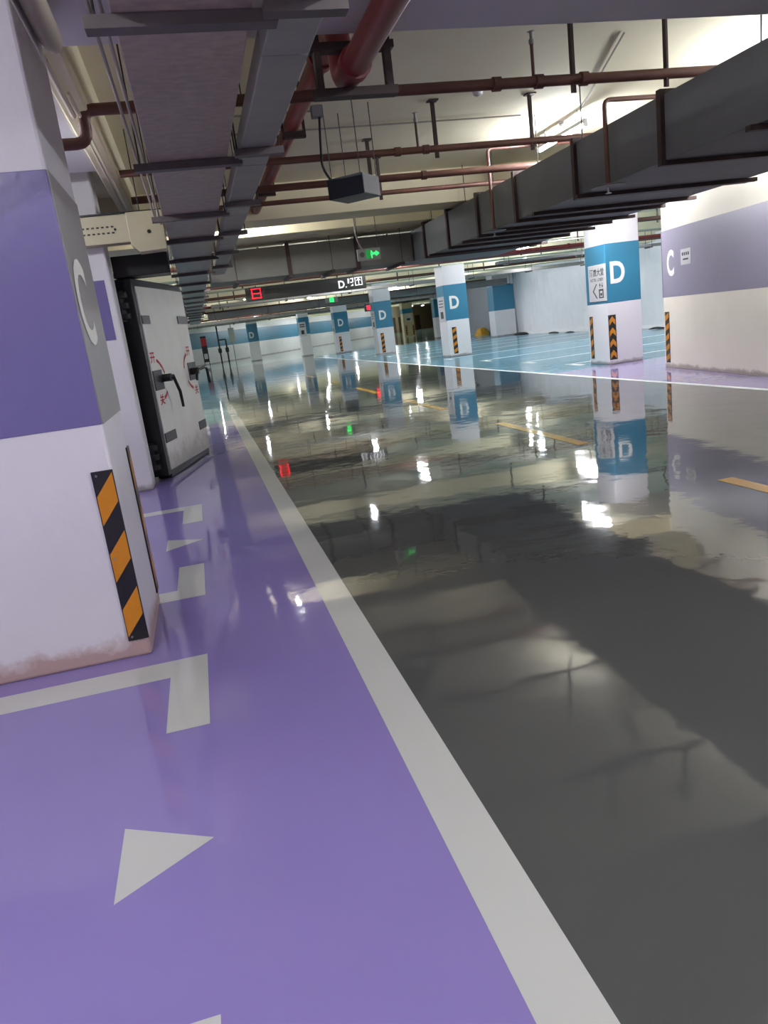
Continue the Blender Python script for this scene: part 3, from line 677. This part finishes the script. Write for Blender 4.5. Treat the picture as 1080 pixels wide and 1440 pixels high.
for k, (y, s_) in enumerate(((36.2, 0.3), (32.6, 0.18), (31.0, 0.14), (28.3, 0.16), (24.4, 0.18))):
    lump('debris_heap', ('largest black heap by the wide blue-banded column', 'second black heap along the white sheeting', 'smallest black heap along the white sheeting', 'black heap in the middle of the white sheeting', 'black heap at the sheeting beside the letter D column')[k], 'debris', 16.2, y, s_*0.8, s_*3.0, s_*0.4, DEBRIS)

def detector(label, x, y):
    t = thing('smoke_detector', label, 'detector', (x, y, SLABZ-0.06))
    MB().tube([(x,y,SLABZ),(x,y,SLABZ-0.015)], 0.055, 16).build('base', LAMPW, t, True)
    MB().tube([(x,y,SLABZ-0.015),(x,y,SLABZ-0.04),(x,y,SLABZ-0.055)], [0.05,0.045,0.02], 16).build('head', LAMPW, t, True)
detector('small white smoke detector on the ceiling between the first two pipes', 3.12, 7.56)
detector('small white smoke detector on the ceiling beside the shining tube light', 4.78, 9.0)
def conduit(label, path, r=0.009): tag(MB().tube(path, r, 6).build('conduit', CONDUIT, None, True), label, 'conduit')
conduit('thin pale conduit on the ceiling running to the box above the blue box', [(0.5,7.73,3.46),(1.46,7.73,3.46)])
conduit('thin pale conduit across the ceiling behind the second pipe', [(0.4,8.45,3.48),(4.0,8.5,3.48)])
conduit('thin pale conduit under the slab toward the shining tube light', [(3.9,6.2,3.485),(4.7,8.4,3.485)])
# ------------------------------------------------------------------ lamps
def lamp(x, y, z, label, along='y', length=1.2, group=None, mount=True):
    t = thing('tube_light', label, 'lamp', (x, y, z), group)
    h = length/2
    d = Vector((0,1,0)) if along == 'y' else Vector((1,0,0)); s = Vector((d.y, d.x, 0))
    c = Vector((x, y, z))
    MB().obox(c+UZ*0.045, d, s, UZ, h, 0.02, 0.022).build('housing', LAMPW, t, bevel=0.004)
    MB().tube([tuple(c-d*(h-0.03)), tuple(c+d*(h-0.03))], 0.016, 6, caps=False).build('tube', TUBE, t)
    for e in (-1, 1): MB().obox(c+d*e*(h-0.015)+UZ*0.008, d, s, UZ, 0.015, 0.022, 0.026).build('lamp_holder', LAMPW, t)
    if z+0.07 < SLABZ-0.02:
        for e in (-1, 1):
            p = c+d*e*h*0.7; MB().tube([(p.x,p.y,z+0.066),(p.x,p.y,SLABZ)], 0.004, 5).build('hanger_rod', ROD, t)
LAMPS = [  # includes unseen tubes added to brighten far walls and columns
 (4.72, 8.95, 3.30, 'tube light shining above the grey duct'), (4.9, 2.0, 3.3, 'tube light above the grey duct over the photographer'),
 (2.6, 1.2, 3.3, 'tube light over the lane above the photographer'), (2.6, -4.0, 3.3, 'tube light over the lane far behind the photographer'),
 (5.6, -4.0, 3.3, 'tube light above the near end of the grey duct'), (-1.6, 0.2, 3.2, 'tube light over the purple bays by the near column'),
 (-1.5, 6.3, 2.96, 'tube light in the recess behind the near column', 0.6),
 (0.95, 12.38, 3.25, 'short tube light between the beams above the cable tray', 0.7), (0.95, 16.0, 3.2, 'tube light beside the galvanised duct past the cross duct'), (3.6, 17.5, 3.2, 'tube light over the lane past the cross duct'),
 (9.7, 12.9, 3.35, 'tube light behind the letter C wall'), (10.0, 18.6, 3.2, 'tube light over the first blue parking bays'),
 (12.8, 15.8, 3.2, 'tube light over the blue bays near the sheeting'), (13.2, 22.0, 3.2, 'tube light over the middle blue bays'), (13.2, 29.0, 3.2, 'tube light over the far blue bays'),
 (12.5, 35.0, 3.2, 'tube light over the blue bays by the wide column'),
 (6.1, 28.0, 3.2, 'tube light over the lane past the black sign'), (6.2, 22.0, 3.2, 'tube light over the lane before the black sign'), (6.1, 39.5, 3.2, 'tube light over the far lane'),
 (2.4, 33.5, 3.2, 'tube light over the left of the far lane'), (0.8, 44.5, 3.2, 'tube light over the far left line'), (-1.2, 25.0, 3.2, 'tube light left of the far lane'),
 (13.0, 45.0, 3.2, 'tube light over the last blue bays'), (4.0, 49.5, 3.2, 'tube light past the floor joint'), (1.0, 56.0, 3.2, 'tube light near the dark board'),
 (9.0, 56.0, 3.2, 'tube light beyond the last letter D column'), (4.5, 63.5, 3.2, 'added fill tube light in front of the far wall behind the D column'), (8.5, 69.0, 3.2, 'added fill tube light along the middle of the far wall'), (12.5, 75.5, 3.2, 'added fill tube light along the right of the far wall'), (17.0, 82.5, 3.2, 'added fill tube light along the far right end of the blue band'),  # row before the far wall is added to brighten it
 (7.3, 13.3, 2.94, 'added fill tube light between the letter C wall and the first letter D column'), (5.9, 5.25, 3.1, 'tube light above the grey duct near the beam', 0.7), (5.88, 6.6, 3.06, 'added fill tube light above the grey duct between the first two pipes', 0.9), (6.4, 8.5, 2.75, 'added fill tube light beside the duct facing the letter C', 0.75), (6.4, 12.3, 2.75, 'added fill tube light beside the duct near the first letter D column', 0.75), (28, 96, 3.2, 'added fill tube light nearest to the brown doors'), (24, 92, 3.2, 'added fill tube light at the corner of the beige wall'), (31, 101, 3.2, 'added fill tube light beyond the far column'), (2.2, 20.5, 3.25, 'tube light over the left of the lane before the black sign'), (4.2, 26.5, 3.2, 'tube light hidden behind the black sign'),  # added ones here brighten the letter C wall, D column, slab and beige wall
 (10.8, 23.5, 3.2, 'tube light between the first two letter D columns'), (10.8, 32.0, 3.2, 'tube light behind the second letter D column'), (10.8, 40.0, 3.2, 'tube light behind the third letter D column'), (3.2, 42.5, 3.2, 'tube light over the lane before the floor joint'),
 (20.0, 76.0, 3.2, 'tube light in the beige area'), (24.5, 84.0, 3.2, 'tube light before the brown doors'), (18.0, 64.0, 3.2, 'tube light before the far column'), (14.0, 74.0, 3.2, 'tube light by the far blue band'),
]
for x, y, z, lab, *ln in LAMPS: lamp(x, y, z, lab, length=ln[0] if ln else 1.2)
